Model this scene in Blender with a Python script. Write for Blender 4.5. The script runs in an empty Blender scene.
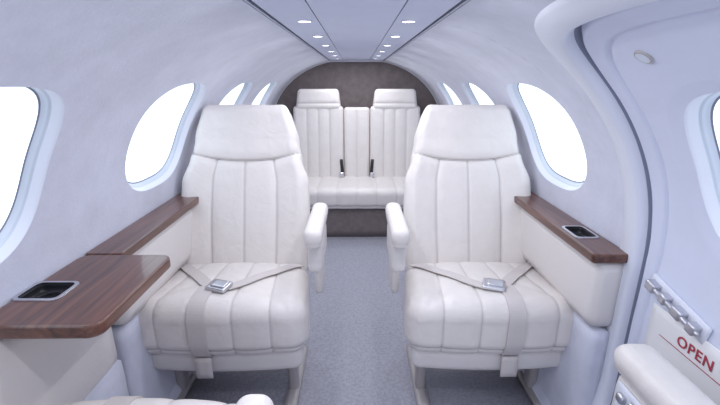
import bpy, bmesh, math
from mathutils import Vector, Matrix
from mathutils.bvhtree import BVHTree
EYE=1.10
scene=bpy.context.scene
scene.view_settings.view_transform='Standard'

# ---------------- materials ----------------
def mat(name,col,rough=0.5,metal=0.0,bump=0.0,bscale=200,mottle=0.0,mscale=6,coat=0.0,emit=None,estr=0,sheen=0.0,col2=None,seamcol=None,wrinkle=0.0):
    m=bpy.data.materials.new(name); m.use_nodes=True
    nt=m.node_tree; N=nt.nodes; L=nt.links
    b=N['Principled BSDF']
    b.inputs['Base Color'].default_value=(*col,1); b.inputs['Roughness'].default_value=rough
    b.inputs['Metallic'].default_value=metal; b.inputs['Coat Weight'].default_value=coat
    b.inputs['Coat Roughness'].default_value=0.15
    b.inputs['Sheen Weight'].default_value=sheen
    if emit:
        b.inputs['Emission Color'].default_value=(*emit,1); b.inputs['Emission Strength'].default_value=estr
    tc=N.new('ShaderNodeTexCoord')
    if mottle>0:
        n=N.new('ShaderNodeTexNoise'); n.inputs['Scale'].default_value=mscale; n.inputs['Detail'].default_value=8
        n.inputs['Roughness'].default_value=0.65
        L.new(tc.outputs['Object'],n.inputs['Vector'])
        r=N.new('ShaderNodeMix'); r.data_type='RGBA'
        c2=col2 if col2 else tuple(c*(1-mottle) for c in col)
        r.inputs[6].default_value=(*c2,1); r.inputs[7].default_value=(*col,1)
        mr=N.new('ShaderNodeMapRange'); mr.inputs[1].default_value=0.35; mr.inputs[2].default_value=0.65
        L.new(n.outputs['Fac'],mr.inputs[0]); L.new(mr.outputs[0],r.inputs[0])
        L.new(r.outputs[2],b.inputs['Base Color'])
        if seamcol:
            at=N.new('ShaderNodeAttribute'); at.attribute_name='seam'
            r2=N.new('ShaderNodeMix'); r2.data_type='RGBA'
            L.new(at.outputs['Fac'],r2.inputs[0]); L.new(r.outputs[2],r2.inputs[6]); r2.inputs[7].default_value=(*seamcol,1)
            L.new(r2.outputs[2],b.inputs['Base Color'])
    if bump>0:
        n2=N.new('ShaderNodeTexNoise'); n2.inputs['Scale'].default_value=bscale; n2.inputs['Detail'].default_value=4
        L.new(tc.outputs['Object'],n2.inputs['Vector'])
        bp=N.new('ShaderNodeBump'); bp.inputs['Strength'].default_value=bump; bp.inputs['Distance'].default_value=0.002
        L.new(n2.outputs['Fac'],bp.inputs['Height']); L.new(bp.outputs[0],b.inputs['Normal'])
        if wrinkle>0:
            n3=N.new('ShaderNodeTexNoise'); n3.inputs['Scale'].default_value=16; n3.inputs['Detail'].default_value=3; n3.inputs['Distortion'].default_value=1.2
            L.new(tc.outputs['Object'],n3.inputs['Vector'])
            b2=N.new('ShaderNodeBump'); b2.inputs['Strength'].default_value=wrinkle; b2.inputs['Distance'].default_value=0.012
            L.new(n3.outputs['Fac'],b2.inputs['Height']); L.new(b2.outputs[0],bp.inputs['Normal'])
    return m
M_wall=mat('suede_lining',(0.71,0.725,0.84),0.85,bump=0.35,bscale=120,mottle=0.11,mscale=9,sheen=0.2)
M_ceil=mat('ceiling_panel',(0.68,0.72,0.89),0.6,mottle=0.04)
M_trim=mat('moulded_trim',(0.77,0.79,0.88),0.45,bump=0.05)
M_groove=mat('panel_gap',(0.40,0.42,0.52),0.7)
M_door=mat('door_lining',(0.73,0.765,0.91),0.6,bump=0.1,mottle=0.05,mscale=5)
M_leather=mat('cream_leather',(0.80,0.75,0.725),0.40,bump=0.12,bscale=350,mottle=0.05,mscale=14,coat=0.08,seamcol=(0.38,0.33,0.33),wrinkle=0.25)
M_leather2=mat('leather_skirt',(0.75,0.71,0.70),0.5,bump=0.12,bscale=350,wrinkle=0.1)
M_carpet=mat('carpet',(0.43,0.43,0.50),1.0,bump=0.8,bscale=150,mottle=0.27,mscale=90,sheen=0.1)
M_bulk=mat('bulkhead_fabric',(0.23,0.195,0.195),0.9,bump=0.4,bscale=200,mottle=0.25,mscale=20)
M_metal=mat('brushed_metal',(0.62,0.62,0.66),0.3,metal=1.0,bump=0.05)
M_pedestal=mat('pedestal_metal',(0.45,0.42,0.42),0.5,metal=0.3)
M_dark=mat('dark_plastic',(0.02,0.02,0.025),0.35)
M_seal=mat('door_seal_rubber',(0.27,0.29,0.38),0.7)
M_backing=mat('light_leak_backing',(0.35,0.36,0.42),0.9)
M_belt=mat('seatbelt_webbing',(0.64,0.59,0.58),0.75,bump=0.5,bscale=500)
M_white=mat('sign_plate',(0.88,0.87,0.88),0.4)
M_red=mat('red_lettering',(0.42,0.05,0.08),0.5)
M_lens=mat('lamp_lens',(1,1,1),0.4,emit=(1,1,1),estr=6)
M_gasket=mat('window_reveal',(0.68,0.74,0.84),0.4)
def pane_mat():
    m=bpy.data.materials.new('glowing_window_pane'); m.use_nodes=True
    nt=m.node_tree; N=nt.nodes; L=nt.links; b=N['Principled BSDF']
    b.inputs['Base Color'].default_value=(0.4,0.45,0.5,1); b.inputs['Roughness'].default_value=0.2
    b.inputs['Emission Color'].default_value=(0.78,0.89,1.0,1); b.inputs['Emission Strength'].default_value=1.35  # emission on the pane stands in for daylight from outside
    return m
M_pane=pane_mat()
def wood_mat():
    m=bpy.data.materials.new('walnut_veneer'); m.use_nodes=True
    nt=m.node_tree; N=nt.nodes; L=nt.links; b=N['Principled BSDF']
    tc=N.new('ShaderNodeTexCoord'); mp=N.new('ShaderNodeMapping'); mp.inputs['Scale'].default_value=(30,2.2,30)
    n=N.new('ShaderNodeTexNoise'); n.inputs['Scale'].default_value=1.6; n.inputs['Detail'].default_value=9; n.inputs['Distortion'].default_value=0.9
    cr=N.new('ShaderNodeValToRGB'); e=cr.color_ramp.elements
    e[0].position=0.3; e[0].color=(0.055,0.019,0.014,1); e[1].position=0.72; e[1].color=(0.19,0.075,0.046,1)
    L.new(tc.outputs['Object'],mp.inputs['Vector']); L.new(mp.outputs[0],n.inputs['Vector']); L.new(n.outputs['Fac'],cr.inputs[0])
    L.new(cr.outputs[0],b.inputs['Base Color']); b.inputs['Roughness'].default_value=0.28; b.inputs['Coat Weight'].default_value=0.5
    b.inputs['Coat Roughness'].default_value=0.08
    return m
M_wood=wood_mat()

# ---------------- helpers ----------------
def mkobj(name,me,parent=None,smooth=True,mats=()):
    o=bpy.data.objects.new(name,me); scene.collection.objects.link(o)
    if not me.materials:
        for mm in mats: me.materials.append(mm)
    if smooth:
        for p in me.polygons: p.use_smooth=True
    if parent: o.parent=parent
    return o
def empty(name,loc=(0,0,0),rz=0):
    o=bpy.data.objects.new(name,None); scene.collection.objects.link(o)
    o.location=loc; o.rotation_euler=(0,0,rz); o.empty_display_size=0.1
    return o
SE=[0.0]
def rbox_mesh(name,s,r,step,fn=None):
    hx,hy,hz=s[0]/2,s[1]/2,s[2]/2
    r=min(r,hx*.999,hy*.999,hz*.999)
    n=[max(3,int(round(d/step))) for d in s]
    vd={}; verts=[]; faces=[]; sv=[]
    h=(hx,hy,hz)
    def V(p):
        k=tuple(round(c*1e6) for c in p)
        if k in vd: return vd[k]
        inner=[max(-(h[i]-r),min(h[i]-r,p[i])) for i in range(3)]
        d=Vector([p[i]-inner[i] for i in range(3)])
        nn=d.normalized(); q=Vector(inner)+nn*r
        SE[0]=0.0
        if fn: q=fn(q,nn)
        vd[k]=len(verts); verts.append(q); sv.append(SE[0]); return vd[k]
    for ax in range(3):
        a,b=(ax+1)%3,(ax+2)%3
        for sg in (-1,1):
            for i in range(n[a]):
                for j in range(n[b]):
                    def P(ii,jj):
                        p=[0,0,0]; p[ax]=sg*h[ax]; p[a]=-h[a]+2*h[a]*ii/n[a]; p[b]=-h[b]+2*h[b]*jj/n[b]; return p
                    q=[V(P(i,j)),V(P(i+1,j)),V(P(i+1,j+1)),V(P(i,j+1))]
                    if sg<0: q.reverse()
                    faces.append(q)
    me=bpy.data.meshes.new(name); me.from_pydata([tuple(v) for v in verts],[],faces); me.update()
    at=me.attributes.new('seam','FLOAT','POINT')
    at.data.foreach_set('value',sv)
    return me
cache={}
def rbox(name,s,loc,r=0.01,step=0.02,fn=None,m=None,parent=None,rot=(0,0,0),key=None):
    if key and key in cache: me=cache[key]
    else:
        me=rbox_mesh(name,s,r,step,fn)
        if key: cache[key]=me
    o=mkobj(name,me,parent,True,[m]); o.location=loc; o.rotation_euler=rot
    return o
def seam(d,deep=0.006,sig=0.0045,puff=0.006,wide=0.03,w=1.0,thr=0.8):
    if w<=0.02: return 0.0
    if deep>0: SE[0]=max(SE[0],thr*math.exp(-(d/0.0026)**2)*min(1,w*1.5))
    return -w*(deep*math.exp(-(d/sig)**2)+puff*math.exp(-(d/wide)**2))
def join(objs,name):
    bpy.ops.object.select_all(action='DESELECT')
    for o in objs: o.select_set(True)
    bpy.context.view_layer.objects.active=objs[0]
    bpy.ops.object.join(); objs[0].name=name; return objs[0]
def tube(name,pts,rad,m,parent=None,cyc=False):
    cu=bpy.data.curves.new(name,'CURVE'); cu.dimensions='3D'; cu.bevel_depth=rad; cu.bevel_resolution=3
    sp=cu.splines.new('POLY'); sp.points.add(len(pts)-1)
    for i,p in enumerate(pts): sp.points[i].co=(*p,1)
    sp.use_cyclic_u=cyc
    o=bpy.data.objects.new(name,cu); scene.collection.objects.link(o); cu.materials.append(m)
    if parent: o.parent=parent
    return o

# ---------------- fuselage profile ----------------
A=0.712; H0=0.45; B=0.612; NX=2.2; XC=0.205
raw=[]
for i in range(201):
    th=math.pi/2*(1-i/200)
    c,s=math.cos(th),math.sin(th)
    X=A*abs(c)**(2/NX); h=H0-B*abs(s)**(2/NX)
    if X>=XC: raw.append((X,h))
for i in range(1,30): raw.append((A,H0+0.33*i/29))
for i in range(1,30):
    f=i/29; raw.append((A-0.09*f**2,0.78+0.33*f))
cum=[0]
for i in range(1,len(raw)): cum.append(cum[-1]+math.dist(raw[i],raw[i-1]))
LT=cum[-1]
import bisect
def prof(t):
    t=max(0,min(LT-1e-9,t)); i=min(len(raw)-2,max(0,bisect.bisect_right(cum,t)-1))
    f=(t-cum[i])/(cum[i+1]-cum[i])
    return raw[i][0]+f*(raw[i+1][0]-raw[i][0]), raw[i][1]+f*(raw[i+1][1]-raw[i][1])
def t_at_h(hh):
    for i in range(len(raw)):
        if raw[i][1]>=hh: return cum[i]
def S(side,y,t,off=0):
    X,h=prof(t); a=prof(t-0.01); b=prof(t+0.01)
    d=Vector((b[0]-a[0],b[1]-a[1])).normalized()
    nx,nh=d[1],-d[0]
    return (side*(X+nx*off),y,EYE-(h+nh*off))
class MB:
    def __init__(s): s.v=[];s.f=[];s.mi=[];s.d={}
    def V(s,p):
        k=tuple(round(c*2e5) for c in p)
        if k not in s.d: s.d[k]=len(s.v); s.v.append(p)
        return s.d[k]
    def q(s,ps,mi=0):
        ids=[s.V(p) for p in ps]; u=[]
        for i in ids:
            if i not in u: u.append(i)
        if len(u)>2: s.f.append(u); s.mi.append(mi)
    def build(s,name,mats,parent=None):
        me=bpy.data.meshes.new(name); me.from_pydata(s.v,[],s.f); me.update()
        for p,i in zip(me.polygons,s.mi): p.material_index=i
        bm=bmesh.new(); bm.from_mesh(me); bmesh.ops.recalc_face_normals(bm,faces=bm.faces); bm.to_mesh(me); bm.free()
        return mkobj(name,me,parent,True,mats)
def grid(mb,side,y0,y1,t0,t1,ny,nt,off=0,mi=0):
    for i in range(ny):
        for j in range(nt):
            ya,yb=y0+(y1-y0)*i/ny,y0+(y1-y0)*(i+1)/ny
            ta,tb=t0+(t1-t0)*j/nt,t0+(t1-t0)*(j+1)/nt
            mb.q([S(side,ya,ta,off),S(side,yb,ta,off),S(side,yb,tb,off),S(side,ya,tb,off)],mi)
def hole_r(ang,a,b,n):
    return 1/((abs(math.cos(ang))/a)**n+(abs(math.sin(ang))/b)**n)**(1/n)
def rect_pts(y0,y1,t0,t1,ny,nt):
    P=[(y0+(y1-y0)*i/ny,t0) for i in range(ny)]
    P+=[(y1,t0+(t1-t0)*j/nt) for j in range(nt)]
    P+=[(y1-(y1-y0)*i/ny,t1) for i in range(ny)]
    P+=[(y0,t1-(t1-t0)*j/nt) for j in range(nt)]
    return P
def annulus(mb,side,y0,y1,t0,t1,ny,nt,c,a,b,n,K=8):
    P=rect_pts(y0,y1,t0,t1,ny,nt); inner=[]
    for (y,t) in P:
        ang=math.atan2(t-c[1],y-c[0]); r=hole_r(ang,a,b,n)
        inner.append((c[0]+r*math.cos(ang),c[1]+r*math.sin(ang)))
    m=len(P)
    for k in range(K):
        f0,f1=(k/K)**1.3,((k+1)/K)**1.3
        for i in range(m):
            j=(i+1)%m
            L=lambda q,f:(inner[q][0]+(P[q][0]-inner[q][0])*f,inner[q][1]+(P[q][1]-inner[q][1])*f)
            ps=[L(i,f0),L(j,f0),L(j,f1),L(i,f1)]
            mb.q([S(side,*p) for p in ps])
    return inner
def rings(mb,side,c,inner,prs,close=True):
    m=len(inner)
    def pt(i,dist):
        y,t=inner[i]; d=Vector((c[0]-y,c[1]-t)); l=d.length
        d=d/l; return (y+d[0]*dist,t+d[1]*dist)
    for k in range(len(prs)-1):
        for i in range(m):
            j=(i+1)%m
            a=pt(i,prs[k][0]);b=pt(j,prs[k][0]);cc=pt(j,prs[k+1][0]);d=pt(i,prs[k+1][0])
            mb.q([S(side,*a,prs[k][1]),S(side,*b,prs[k][1]),S(side,*cc,prs[k+1][1]),S(side,*d,prs[k+1][1])],prs[k+1][2])
    if close:
        dist,off,mi=prs[-1]
        for g in range(6):
            f0,f1=g/6,(g+1)/6
            for i in range(m):
                j=(i+1)%m
                a=pt(i,dist);b=pt(j,dist)
                LL=lambda p,f:(p[0]+(c[0]-p[0])*f,p[1]+(c[1]-p[1])*f)
                mb.q([S(side,*LL(a,f0),off),S(side,*LL(b,f0),off),S(side,*LL(b,f1),off),S(side,*LL(a,f1),off)],3)

YB=3.36; YF=-0.75
tm=(t_at_h(-0.005)+t_at_h(0.335))/2+0.020; hb=0.200; ha=0.215
tA,tB=tm-hb-0.03,tm+hb+0.03
wn=0
def wprof(o):
    return [(0,o,0),(0.002,o+0.002,0),(0.004,o+0.006,0),(0.010,o+0.018,0),(0.011,o+0.020,1),(0.014,o+0.021,1),(0.015,o+0.024,1),(0.021,o+0.031,1),(0.0225,o+0.032,2),(0.025,o+0.032,2),(0.026,o+0.035,3)]
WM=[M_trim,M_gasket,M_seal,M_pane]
def window(side,cy,mbw):
    global wn
    wn+=1
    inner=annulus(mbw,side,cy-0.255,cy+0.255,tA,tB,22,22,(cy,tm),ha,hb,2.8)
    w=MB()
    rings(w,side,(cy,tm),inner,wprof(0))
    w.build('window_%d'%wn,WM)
for side in (-1,1):
    mb=MB()
    cs=[0.622,1.37,2.04,2.70] if side<0 else [1.368,2.03,2.69]
    ys=YF if side<0 else cs[0]-0.255
    for c in cs:
        if c-0.255-ys>1e-4: grid(mb,side,ys,c-0.255,tA,tB,8,22)
        window(side,c,mb); ys=c+0.255
    grid(mb,side,ys,YB,tA,tB,12,22)
    grid(mb,side,YF,YB,0,LT,10,40,off=0.075,mi=1)   # added unseen backing, stops light leaking through the lining seams
    if side<0:
        grid(mb,side,YF,YB,0,tA,60,14); grid(mb,side,YF,YB,tB,LT,60,30)
        mb.build('wall_left',[M_wall,M_backing])
    else:
        yd=cs[0]-0.255
        tD=t_at_h(-0.138); tT=t_at_h(-0.098)
        grid(mb,side,YF,YB,0,tD,60,12); grid(mb,side,yd,YB,tD,tA,40,6); grid(mb,side,yd,YB,tB,LT,40,30)
        cD=(0.305,(tT+LT-0.01)/2); aD=0.62; bD=(LT-0.01-tT)/2; nD=5.5
        grid(mb,side,YF,-0.4,tD,LT,6,40)
        dinner=annulus(mb,side,-0.4,yd,tD,LT,60,60,cD,aD,bD,nD)
        mb.build('wall_right',[M_wall,M_backing])
        tr=MB()
        rings(tr,side,cD,dinner,[(-0.068,0.004,0),(-0.066,-0.003,0),(-0.058,-0.009,0),(-0.03,-0.012,0),(-0.008,-0.012,0),(-0.001,-0.009,0),(0.002,-0.002,0),(0.004,0.012,0),(0.004,0.026,1),(0.03,0.028,1)],close=False)
        tr.build('trim_1',[M_trim,M_seal])
        dm=MB(); cw=(0.555,tm)
        def outl(ang):
            lo,hi=0,2
            for _ in range(30):
                mid=(lo+hi)/2; y=cw[0]+mid*math.cos(ang)-cD[0]; t=cw[1]+mid*math.sin(ang)-cD[1]
                if (abs(y)/(aD-0.009))**nD+(abs(t)/(bD-0.009))**nD<1: lo=mid
                else: hi=mid
            return lo
        m=160; angs=[2*math.pi*i/m for i in range(m)]
        inn=[(cw[0]+hole_r(a,0.21,hb-0.018,2.8)*math.cos(a),cw[1]+0.004+hole_r(a,0.21,hb-0.018,2.8)*math.sin(a)) for a in angs]
        out=[(cw[0]+outl(a)*math.cos(a),cw[1]+outl(a)*math.sin(a)) for a in angs]
        prev=None; K=60
        for k in range(K+1):
            row=[]
            for i in range(m):
                L=Vector(out[i])-Vector(inn[i]); ln=L.length
                f=k/K; de=ln*(1-f)
                off=0.010
                if de<0.012: off+=0.014*(1-de/0.012)
                off+=0.009*math.exp(-((de-0.06)/0.006)**2)
                if ln*f<0.03: off+=0.004*(1-ln*f/0.03)
                p=Vector(inn[i])+L*f
                row.append(S(side,p[0],p[1],off))
            if prev:
                for i in range(m):
                    j=(i+1)%m; dm.q([prev[i],prev[j],row[j],row[i]])
            prev=row
        door=empty('door_1')
        dm.build('door_panel',[M_door],door)
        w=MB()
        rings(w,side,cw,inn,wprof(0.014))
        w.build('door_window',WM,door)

# ceiling
X0,h0=raw[0]
mb=MB()
zc=EYE-h0
def cpan(xa,xb,za,zb,mi=0):
    for i in range(10):
        ya=YF+(YB-YF)*i/10; yb=YF+(YB-YF)*(i+1)/10
        mb.q([(xa,ya,za),(xa,yb,za),(xb,yb,zb),(xb,ya,zb)],mi)
cpan(-X0-0.004,X0+0.004,zc+0.014,zc+0.014,1)
cpan(-X0-0.05,X0+0.05,zc+0.075,zc+0.075,1)
cpan(-0.099,0.099,zc+0.006,zc+0.006)
for s in (-1,1):
    cpan(s*(X0+0.0035),s*(X0+0.0035),zc-0.003,zc+0.014,1)
    cpan(s*0.099,s*0.099,zc+0.006,zc+0.014,1)
    cpan(s*0.101,s*0.199,zc+0.005,zc+0.001,0)
    cpan(s*0.101,s*0.101,zc+0.005,zc+0.014,1)
    cpan(s*0.199,s*0.199,zc+0.001,zc+0.014,1)
c=mb.build('ceiling',[M_ceil,M_groove])
for p in c.data.polygons: p.use_smooth=False
# downlights
dl=[]
ys=[0.38,0.75,1.13,1.5,1.88,2.26,2.64,3.02]
for y in ys:
    for s in (-1,1):
        x=s*0.135; z=zc+0.0035
        bpy.ops.mesh.primitive_torus_add(major_radius=0.0175,minor_radius=0.0022,location=(x,y,z-0.0005),major_segments=24,minor_segments=8)
        o=bpy.context.object; o.data.materials.append(M_trim); dl.append(o)
        bpy.ops.mesh.primitive_cylinder_add(radius=0.0165,depth=0.004,location=(x,y,z+0.0005),vertices=24)
        o=bpy.context.object; o.data.materials.append(M_lens); dl.append(o)
join(dl,'ceiling_downlights')
# floor & back wall
o=rbox('floor',(1.27,YB-YF,0.05),(0,(YB+YF)/2,-0.025),0.002,0.2,m=M_carpet)
mb=MB()
pts=[]
for i in range(61):
    X,h=prof(LT*i/60); pts.append((X+0.002,h))
for i in range(60):
    a,b=pts[i],pts[i+1]
    mb.q([(-a[0],YB,EYE-a[1]),(a[0],YB,EYE-a[1]),(b[0],YB,EYE-b[1]),(-b[0],YB,EYE-b[1])])
mb.q([(-pts[0][0],YB,EYE-pts[0][1]),(pts[0][0],YB,EYE-pts[0][1]),(pts[0][0],YB,zc+0.03),(-pts[0][0],YB,zc+0.03)])
o=mb.build('wall_back',[M_bulk])
for p in o.data.polygons: p.use_smooth=False
ap=[S(-1,3.352,LT*0.75*(1-i/50),0.002) for i in range(50)]+[(x,3.352,zc+0.002) for x in (-0.19,-0.1,0,0.1,0.19)]+[S(1,3.352,LT*0.75*i/50,0.002) for i in range(1,51)]
tube('trim_2',ap,0.007,M_trim)

# ---------------- booleans ----------------
def cut(o,s,loc,r):
    c=rbox('cutter',s,loc,r,0.008,m=M_dark)
    md=o.modifiers.new('b','BOOLEAN'); md.object=c; md.operation='DIFFERENCE'; md.solver='EXACT'; md.material_mode='TRANSFER'
    bpy.context.view_layer.objects.active=o
    bpy.ops.object.select_all(action='DESELECT'); o.select_set(True)
    for mdn in [x.name for x in o.modifiers]:
        bpy.ops.object.modifier_apply(modifier=mdn)
    bpy.data.objects.remove(c)
def rrect(name,x0,x1,y0,y1,z0,z1,r,bev,m,parent):
    bm=bmesh.new(); vs=[]
    for cx,cy,a0 in ((x1-r,y1-r,0),(x0+r,y1-r,90),(x0+r,y0+r,180),(x1-r,y0+r,270)):
        for k in range(9):
            a=math.radians(a0+k*90/8); vs.append(bm.verts.new((cx+r*math.cos(a),cy+r*math.sin(a),z0)))
    f=bm.faces.new(vs); g=bmesh.ops.extrude_face_region(bm,geom=[f])
    bmesh.ops.translate(bm,vec=(0,0,z1-z0),verts=[v for v in g['geom'] if isinstance(v,bmesh.types.BMVert)])
    bmesh.ops.recalc_face_normals(bm,faces=bm.faces)
    me=bpy.data.meshes.new(name); bm.to_mesh(me); bm.free()
    o=mkobj(name,me,parent,False,[m])
    if bev:
        md=o.modifiers.new('bev','BEVEL'); md.width=bev; md.segments=3; md.limit_method='ANGLE'; md.angle_limit=math.radians(60)
    return o
def cupholder(o_top,cx,cy,wx,wy,parent):
    cut(o_top,(wx,wy,0.044),(cx,cy,ZL),0.012)
    fr=rrect('cup_frame',cx-wx/2-0.006,cx+wx/2+0.006,cy-wy/2-0.006,cy+wy/2+0.006,ZL-0.001,ZL+0.003,0.016,0.001,M_metal,parent)
    cut(fr,(wx-0.002,wy-0.002,0.05),(cx,cy,ZL),0.012)
    bpy.ops.mesh.primitive_torus_add(major_radius=min(wx,wy)*0.36,minor_radius=0.0018,location=(cx,cy,ZL-0.016))
    t=bpy.context.object; t.name='cup_ring'; t.data.materials.append(M_dark); t.parent=parent
    for p in t.data.polygons: p.use_smooth=True
# ---------------- side ledges ----------------
ZL=EYE-0.43
def ledge(side,y0,y1,name,cups):
    e=empty(name)
    top=rrect('wood_cap',min(side*0.709,side*0.611),max(side*0.709,side*0.611),y0,y1,ZL-0.026,ZL,0.012,0.005,M_wood,e)
    rbox('padded_panel',(0.075,y1-y0-0.01,0.20),(side*0.672,(y0+y1)/2,ZL-0.026-0.10),0.02,0.03,m=M_leather2,parent=e)
    rbox('lower_panel',(0.05,y1-y0-0.01,0.42),(side*0.678,(y0+y1)/2,0.225),0.01,0.04,m=M_wall,parent=e)
    for yc in cups: cupholder(top,side*0.658,yc,0.058,0.088,e)
    return e
ledge(-1,0.957,3.1,'side_ledge',[])
ledge(1,0.94,3.1,'side_ledge',[1.10])
tb=empty('folding_table')
o=rrect('table_top',-0.709,-0.475,0.635,0.954,ZL-0.028,ZL,0.028,0.006,M_wood,tb)
cupholder(o,-0.660,0.765,0.085,0.070,tb)
rbox('table_side_panel',(0.05,0.49,0.30),(-0.685,0.7,ZL-0.18),0.015,0.04,m=M_leather2,parent=tb)
rbox('lower_side_panel',(0.05,0.49,0.36),(-0.678,0.7,0.18),0.01,0.04,m=M_wall,parent=tb)

# ---------------- passenger seat ----------------
def lerp_tab(tab,z):
    if z<=tab[0][0]: return tab[0][1]
    for (a,b),(c,d) in zip(tab,tab[1:]):
        if z<=c:
            f=(z-a)/(c-a); f=f*f*(3-2*f); return b+(d-b)*f
    return tab[-1][1]
def seat(x,y,rz,armside,armshift=0.0):
    e=empty('aircraft_passenger_seat',(x,y,0),rz)
    def cf(q,n):
        f=(q.y+0.19)/0.38
        wf=1.0-0.14*max(0,f)**1.3
        top=max(0,n.z); fr=max(0,-n.y)
        d=0
        a=max(top,fr)
        if a>0.05:
            for sx in (-0.175,-0.06,0.06,0.175):
                d+=seam(q.x-sx*(0.9+0.1*(1-f)),0.0028,0.0036,0.003,0.018,a,0.5)
            d+=0.014*top*(1-(q.x/0.28)**2)
            d+=seam(q.y+0.02+0.25*(q.x/0.28)**2,0.0,0.004,0.0025,0.02,top)
        side=max(abs(n.x),fr)
        d+=seam(q.z+0.062,0.005,0.0045,0.004,0.015,side)
        p=q+n*d
        p.y-=0.02*(1-(q.x/0.28)**2)*(1-f)
        p.x*=wf
        p.z+=-0.035*max(0,f)+0.0
        return p
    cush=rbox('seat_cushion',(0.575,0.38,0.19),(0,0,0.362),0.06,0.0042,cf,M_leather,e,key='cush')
    rbox('seat_skirt',(0.53,0.34,0.09),(0,0.01,0.240),0.03,0.015,lambda q,n:Vector((q.x*(1-0.14*max(0,(q.y+.17)/.34)),q.y-0.018*(1-(q.x/.26)**2)*(1 if q.y<0 else 0),q.z)),M_leather2,e)
    W=[(-0.33,0.475),(-0.10,0.49),(0.03,0.482),(0.13,0.425),(0.20,0.400),(0.34,0.335)]
    def bf(q,n):
        w=lerp_tab(W,q.z)/0.48
        front=max(0,-n.y); d=0
        hs=0.118+0.030*(abs(q.x)/0.24)**2.2
        if front>0.03:
            if q.z<hs:
                for sx in (-0.125,0,0.125):
                    d+=seam(q.x-sx,0.0045,0.0038,0.004 if sx else 0.0015,0.02,front,0.7)
            d+=seam(q.z-hs,0.006,0.0042,0.006,0.02,front)
            if q.z>hs: d+=0.010*front*(1-(q.x/0.26)**2)
            else: d+=0.008*front*(1-((q.z+0.12)/0.28)**2)
            d+=0.024*front*max(0,(abs(q.x)-0.13)/0.11)**1.5*(1 if q.z<hs else 0.5)
        sd=abs(n.x)
        d+=seam(q.y+0.012,0.004,0.0042,0.003,0.012,max(sd,max(0,n.z)))
        p=q+n*d
        p.x*=w
        if q.z>0.2: p.y-=0.012*((q.z-0.2)/0.13)
        return p
    L=0.68
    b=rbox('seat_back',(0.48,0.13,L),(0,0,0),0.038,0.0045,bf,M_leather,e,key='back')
    ang=math.radians(-19)
    b.rotation_euler=(ang,0,0)
    up=Vector((0,math.sin(-ang),math.cos(ang)))
    base=Vector((0,0.165,0.40)); b.location=base+up*(L/2-0.035)+Vector((0,math.cos(ang),math.sin(ang)))*0.065
    ax=armside*0.306
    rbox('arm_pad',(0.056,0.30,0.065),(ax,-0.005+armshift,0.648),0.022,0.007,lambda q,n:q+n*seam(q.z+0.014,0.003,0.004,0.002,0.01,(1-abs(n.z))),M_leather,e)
    rbox('arm_support',(0.046,0.22,0.11),(ax,0.0+armshift,0.572),0.018,0.01,None,M_leather2,e)
    rbox('arm_bracket',(0.030,0.12,0.22),(ax-armside*0.006,0.10,0.47),0.012,0.015,None,M_leather2,e)
    rbox('outer_arm_stub',(0.035,0.22,0.09),(-armside*0.283,0.09,0.39),0.015,0.015,None,M_leather2,e)
    rbox('pedestal_box',(0.34,0.24,0.10),(0,0.05,0.155),0.02,0.03,None,M_pedestal,e)
    for s in (-1,1):
        rbox('pedestal_leg',(0.035,0.05,0.21),(s*0.205,-0.04,0.105),0.008,0.02,lambda q,n:Vector((q.x,q.y+0.25*(0.11-q.z)*0.4,q.z)),M_pedestal,e)
        rbox('floor_rail',(0.045,0.34,0.022),(s*0.205,0.04,0.011),0.005,0.02,None,M_pedestal,e)
        rbox('pedestal_leg_rear',(0.035,0.05,0.21),(s*0.19,0.15,0.105),0.008,0.02,None,M_pedestal,e)
    me=cush.data; off=Vector((0,0,0.362))
    bvh=BVHTree.FromPolygons([v.co+off for v in me.vertices],[tuple(p.vertices) for p in me.polygons])
    def ribbon(name,pts,w,lift=0.003,m=M_belt):
        hits=[]; nr=[]
        for o_,d_ in pts:
            h=bvh.ray_cast(o_,d_)
            if h[0] is not None: hits.append(h[0]-d_*lift); nr.append(-d_)
        for _ in range(8):
            hits=[hits[0]]+[ (hits[i-1]+hits[i]*2+hits[i+1])/4 for i in range(1,len(hits)-1)]+[hits[-1]]
        V=[];F=[]
        for i,pp in enumerate(hits):
            t=(hits[min(i+1,len(hits)-1)]-hits[max(i-1,0)]).normalized()
            nn=nr[i]; s=t.cross(nn).normalized(); nn=s.cross(t).normalized()
            for a,bq in ((-1,0),(1,0),(1,1),(-1,1)):
                V.append(pp+s*a*w/2+nn*(bq*0.003))
        k=len(hits)
        for i in range(k-1):
            for a in range(4):
                bq=(a+1)%4; F.append((i*4+a,i*4+bq,(i+1)*4+bq,(i+1)*4+a))
        F.append((0,1,2,3)); F.append(((k-1)*4+3,(k-1)*4+2,(k-1)*4+1,(k-1)*4))
        mm=bpy.data.meshes.new(name); mm.from_pydata([tuple(v) for v in V],[],F); mm.update()
        return mkobj(name,mm,e,False,[m])
    dn=Vector((0,0,-1))
    bx=armside*0.0; by=-0.105
    def line(a,bb,n=24): return [(Vector((a[0]+(bb[0]-a[0])*i/n,a[1]+(bb[1]-a[1])*i/n,0.8)),dn) for i in range(n+1)]
    ribbon('lap_belt_left',line((-0.225,0.14),(bx-0.02,by)),0.038,0.006)
    ribbon('lap_belt_right',line((0.225,0.14),(bx+0.02,by)),0.038,0.006)
    tx=-armside*0.042
    pts=[]
    cy,cz=-0.06,0.36
    for i in range(40):
        a=math.radians(74-i*(74+38)/39)
        d=Vector((0,-math.cos(a),math.sin(a)))
        pts.append((Vector((tx,cy,cz))+d*0.5,-d))
    ribbon('belt_tail',pts,0.052,0.005)
    rbox('belt_tail_lower',(0.052,0.004,0.075),(tx,-0.196,0.238),0.001,0.02,None,M_belt,e)
    h=bvh.ray_cast(Vector((bx,by,0.8)),dn)[0]
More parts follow.
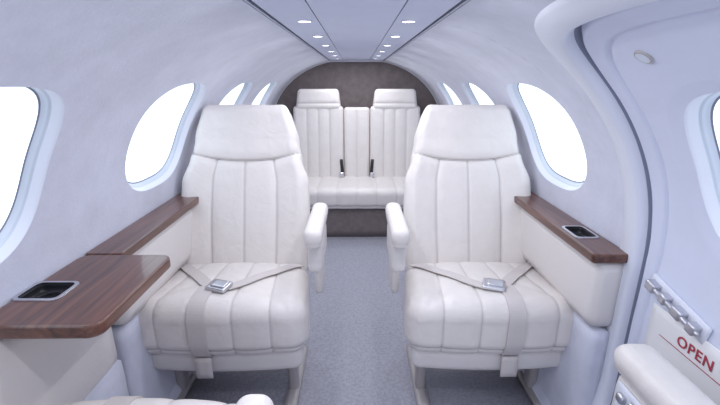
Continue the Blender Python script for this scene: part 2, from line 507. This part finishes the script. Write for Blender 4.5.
    rbox('buckle',(0.070,0.052,0.014),(h.x,h.y,h.z+0.014),0.004,0.006,None,M_metal,e,rot=(0.12,0,-0.35))
    rbox('buckle_flap',(0.050,0.036,0.006),(h.x+0.004,h.y-0.002,h.z+0.023),0.002,0.006,None,M_metal,e,rot=(0.12,0,-0.35))
    return e
seat(-0.438,1.245,0,1)
seat(0.436,1.245,0,-1)
seat(-0.45,0.506,math.pi,-1,0.19)

# ---------------- rear bench ----------------
be=empty('rear_bench_seat')
def bc(q,n):
    a=max(0,n.z,-n.y); d=0
    for k in range(-3,4):
        d+=seam(q.x-k*0.137,0.004,0.005,0.004,0.022,a,0.5)
    d+=seam(q.z+0.05,0.004,0.006,0.004,0.015,max(0,-n.y))
    return q+n*d
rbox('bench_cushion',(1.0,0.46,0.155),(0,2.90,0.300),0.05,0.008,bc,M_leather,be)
rbox('bench_base',(0.98,0.40,0.225),(0,2.93,0.1125),0.01,0.05,None,M_bulk,be)
def bb(w,seams):
    def f(q,n):
        fr=max(0,-n.y); d=0
        for s in seams: d+=seam(q.x-s,0.005,0.005,0.004,0.022,fr)
        d+=seam(q.y,0.003,0.005,0.002,0.01,max(abs(n.x),n.z))
        return q+n*d
    return f
ra=(math.radians(-7),0,0)
for i,s in enumerate((-1,1)):
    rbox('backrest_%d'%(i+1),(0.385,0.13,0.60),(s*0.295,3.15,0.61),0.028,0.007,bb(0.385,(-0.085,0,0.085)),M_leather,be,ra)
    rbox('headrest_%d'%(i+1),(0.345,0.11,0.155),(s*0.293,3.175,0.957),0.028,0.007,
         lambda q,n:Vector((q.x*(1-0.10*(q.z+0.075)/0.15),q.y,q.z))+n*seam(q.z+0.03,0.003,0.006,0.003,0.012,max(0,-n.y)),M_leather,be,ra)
    rbox('belt_strap_%d'%(i+1),(0.024,0.006,0.15),(s*0.115,3.055,0.44),0.002,0.02,None,M_dark,be,(math.radians(-7),s*0.08,0))
    rbox('belt_buckle_%d'%(i+1),(0.034,0.012,0.04),(s*0.118,3.04,0.395),0.004,0.008,None,M_metal,be)
rbox('centre_backrest',(0.20,0.12,0.59),(0,3.155,0.605),0.025,0.007,bb(0.2,(0.0,)),M_leather,be,ra)

# ---------------- door hardware ----------------
def on_wall(side,y,h,off): 
    return Vector(S(side,y,t_at_h(h),off))
p=on_wall(1,0.71,-0.03,0.009)
nrm=(on_wall(1,0.71,-0.03,-0.1)-on_wall(1,0.71,-0.03,0.0)).normalized()
le=empty('entry_light'); le.parent=door
q=nrm.to_track_quat('Z','Y').to_euler()
bpy.ops.mesh.primitive_torus_add(major_radius=0.014,minor_radius=0.003,location=p,rotation=q); a=bpy.context.object; a.name='bezel'; a.data.materials.append(M_pedestal); a.parent=le
for pp in a.data.polygons: pp.use_smooth=True
bpy.ops.mesh.primitive_cylinder_add(radius=0.013,depth=0.006,location=p,rotation=q); a=bpy.context.object; a.name='lens'; a.data.materials.append(M_gasket); a.parent=le
la=empty('door_latch'); la.parent=door
bx=0.712+0.010
ang=0.22
la.location=(bx,0.785,EYE-0.485); la.rotation_euler=(ang,0,0)
rbox('latch_backplate',(0.008,0.18,0.045),(-0.004,0,0),0.003,0.01,None,M_trim,la)
for k in range(4):
    rbox('latch_block_%d'%(k+1),(0.022,0.022+0.008*(k%2),0.024),(-0.016,-0.066+k*0.044,0),0.004,0.004,None,M_metal,la)
rbox('latch_rod',(0.010,0.17,0.010),(-0.020,0,0),0.004,0.005,None,M_metal,la)
sg=empty('door_sign'); sg.parent=door
rbox('sign_plate',(0.006,0.37,0.125),(bx-0.003,0.665,EYE-0.575),0.003,0.02,None,M_white,sg)
def text(body,size,loc,parent):
    cu=bpy.data.curves.new('lettering','FONT'); cu.body=body; cu.size=size; cu.extrude=0.0006; cu.align_x='LEFT'; cu.offset=0.0003; cu.space_character=1.12
    o=bpy.data.objects.new('lettering',cu); scene.collection.objects.link(o); cu.materials.append(M_red)
    o.location=loc; o.rotation_euler=(math.pi/2,0,-math.pi/2); o.parent=parent; return o
text('OPEN',0.034,(bx-0.0072,0.760,EYE-0.564),sg)
rbox('sign_rule',(0.001,0.30,0.0018),(bx-0.0066,0.66,EYE-0.576),0.0004,0.02,None,M_red,sg)
aw=empty('entry_side_armrest')
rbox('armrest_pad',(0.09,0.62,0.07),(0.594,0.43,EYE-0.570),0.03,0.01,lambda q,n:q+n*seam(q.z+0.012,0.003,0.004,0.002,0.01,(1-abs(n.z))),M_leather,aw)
rbox('armrest_body',(0.07,0.60,0.50),(0.596,0.42,EYE-0.605-0.25),0.015,0.03,None,M_leather2,aw)
rbox('handle_plate',(0.006,0.09,0.07),(0.558,0.655,EYE-0.645),0.002,0.01,None,M_trim,aw)
rbox('handle_lever',(0.014,0.022,0.05),(0.551,0.645,EYE-0.645),0.005,0.006,None,M_metal,aw,(0.3,0,0))
rbox('handle_pivot',(0.016,0.02,0.02),(0.551,0.675,EYE-0.635),0.005,0.006,None,M_metal,aw)
rbox('handle_stop',(0.02,0.04,0.03),(0.551,0.68,EYE-0.690),0.005,0.006,None,M_dark,aw)

# ---------------- lights ----------------
w=bpy.data.worlds.new('World'); scene.world=w; w.use_nodes=True
bg=w.node_tree.nodes['Background']; bg.inputs[0].default_value=(0.80,0.865,1.0,1); bg.inputs[1].default_value=1.42
for i,y in enumerate(ys):
    for s in (-1,1):
        l=bpy.data.lights.new('downlight_lamp','AREA'); l.shape='DISK'; l.size=0.03; l.energy=0.85; l.color=(0.93,0.95,1.0)
        o=bpy.data.objects.new('downlight_lamp',l); scene.collection.objects.link(o); o.location=(s*0.135,y,zc-0.003)
# ---------------- camera ----------------
cam=bpy.data.cameras.new('Camera'); co=bpy.data.objects.new('Camera',cam); scene.collection.objects.link(co)
cam.sensor_width=36; cam.lens=20; cam.clip_start=0.01
co.location=(0,0,EYE); co.rotation_euler=(math.radians(73),0,math.radians(-0.45))
scene.camera=co
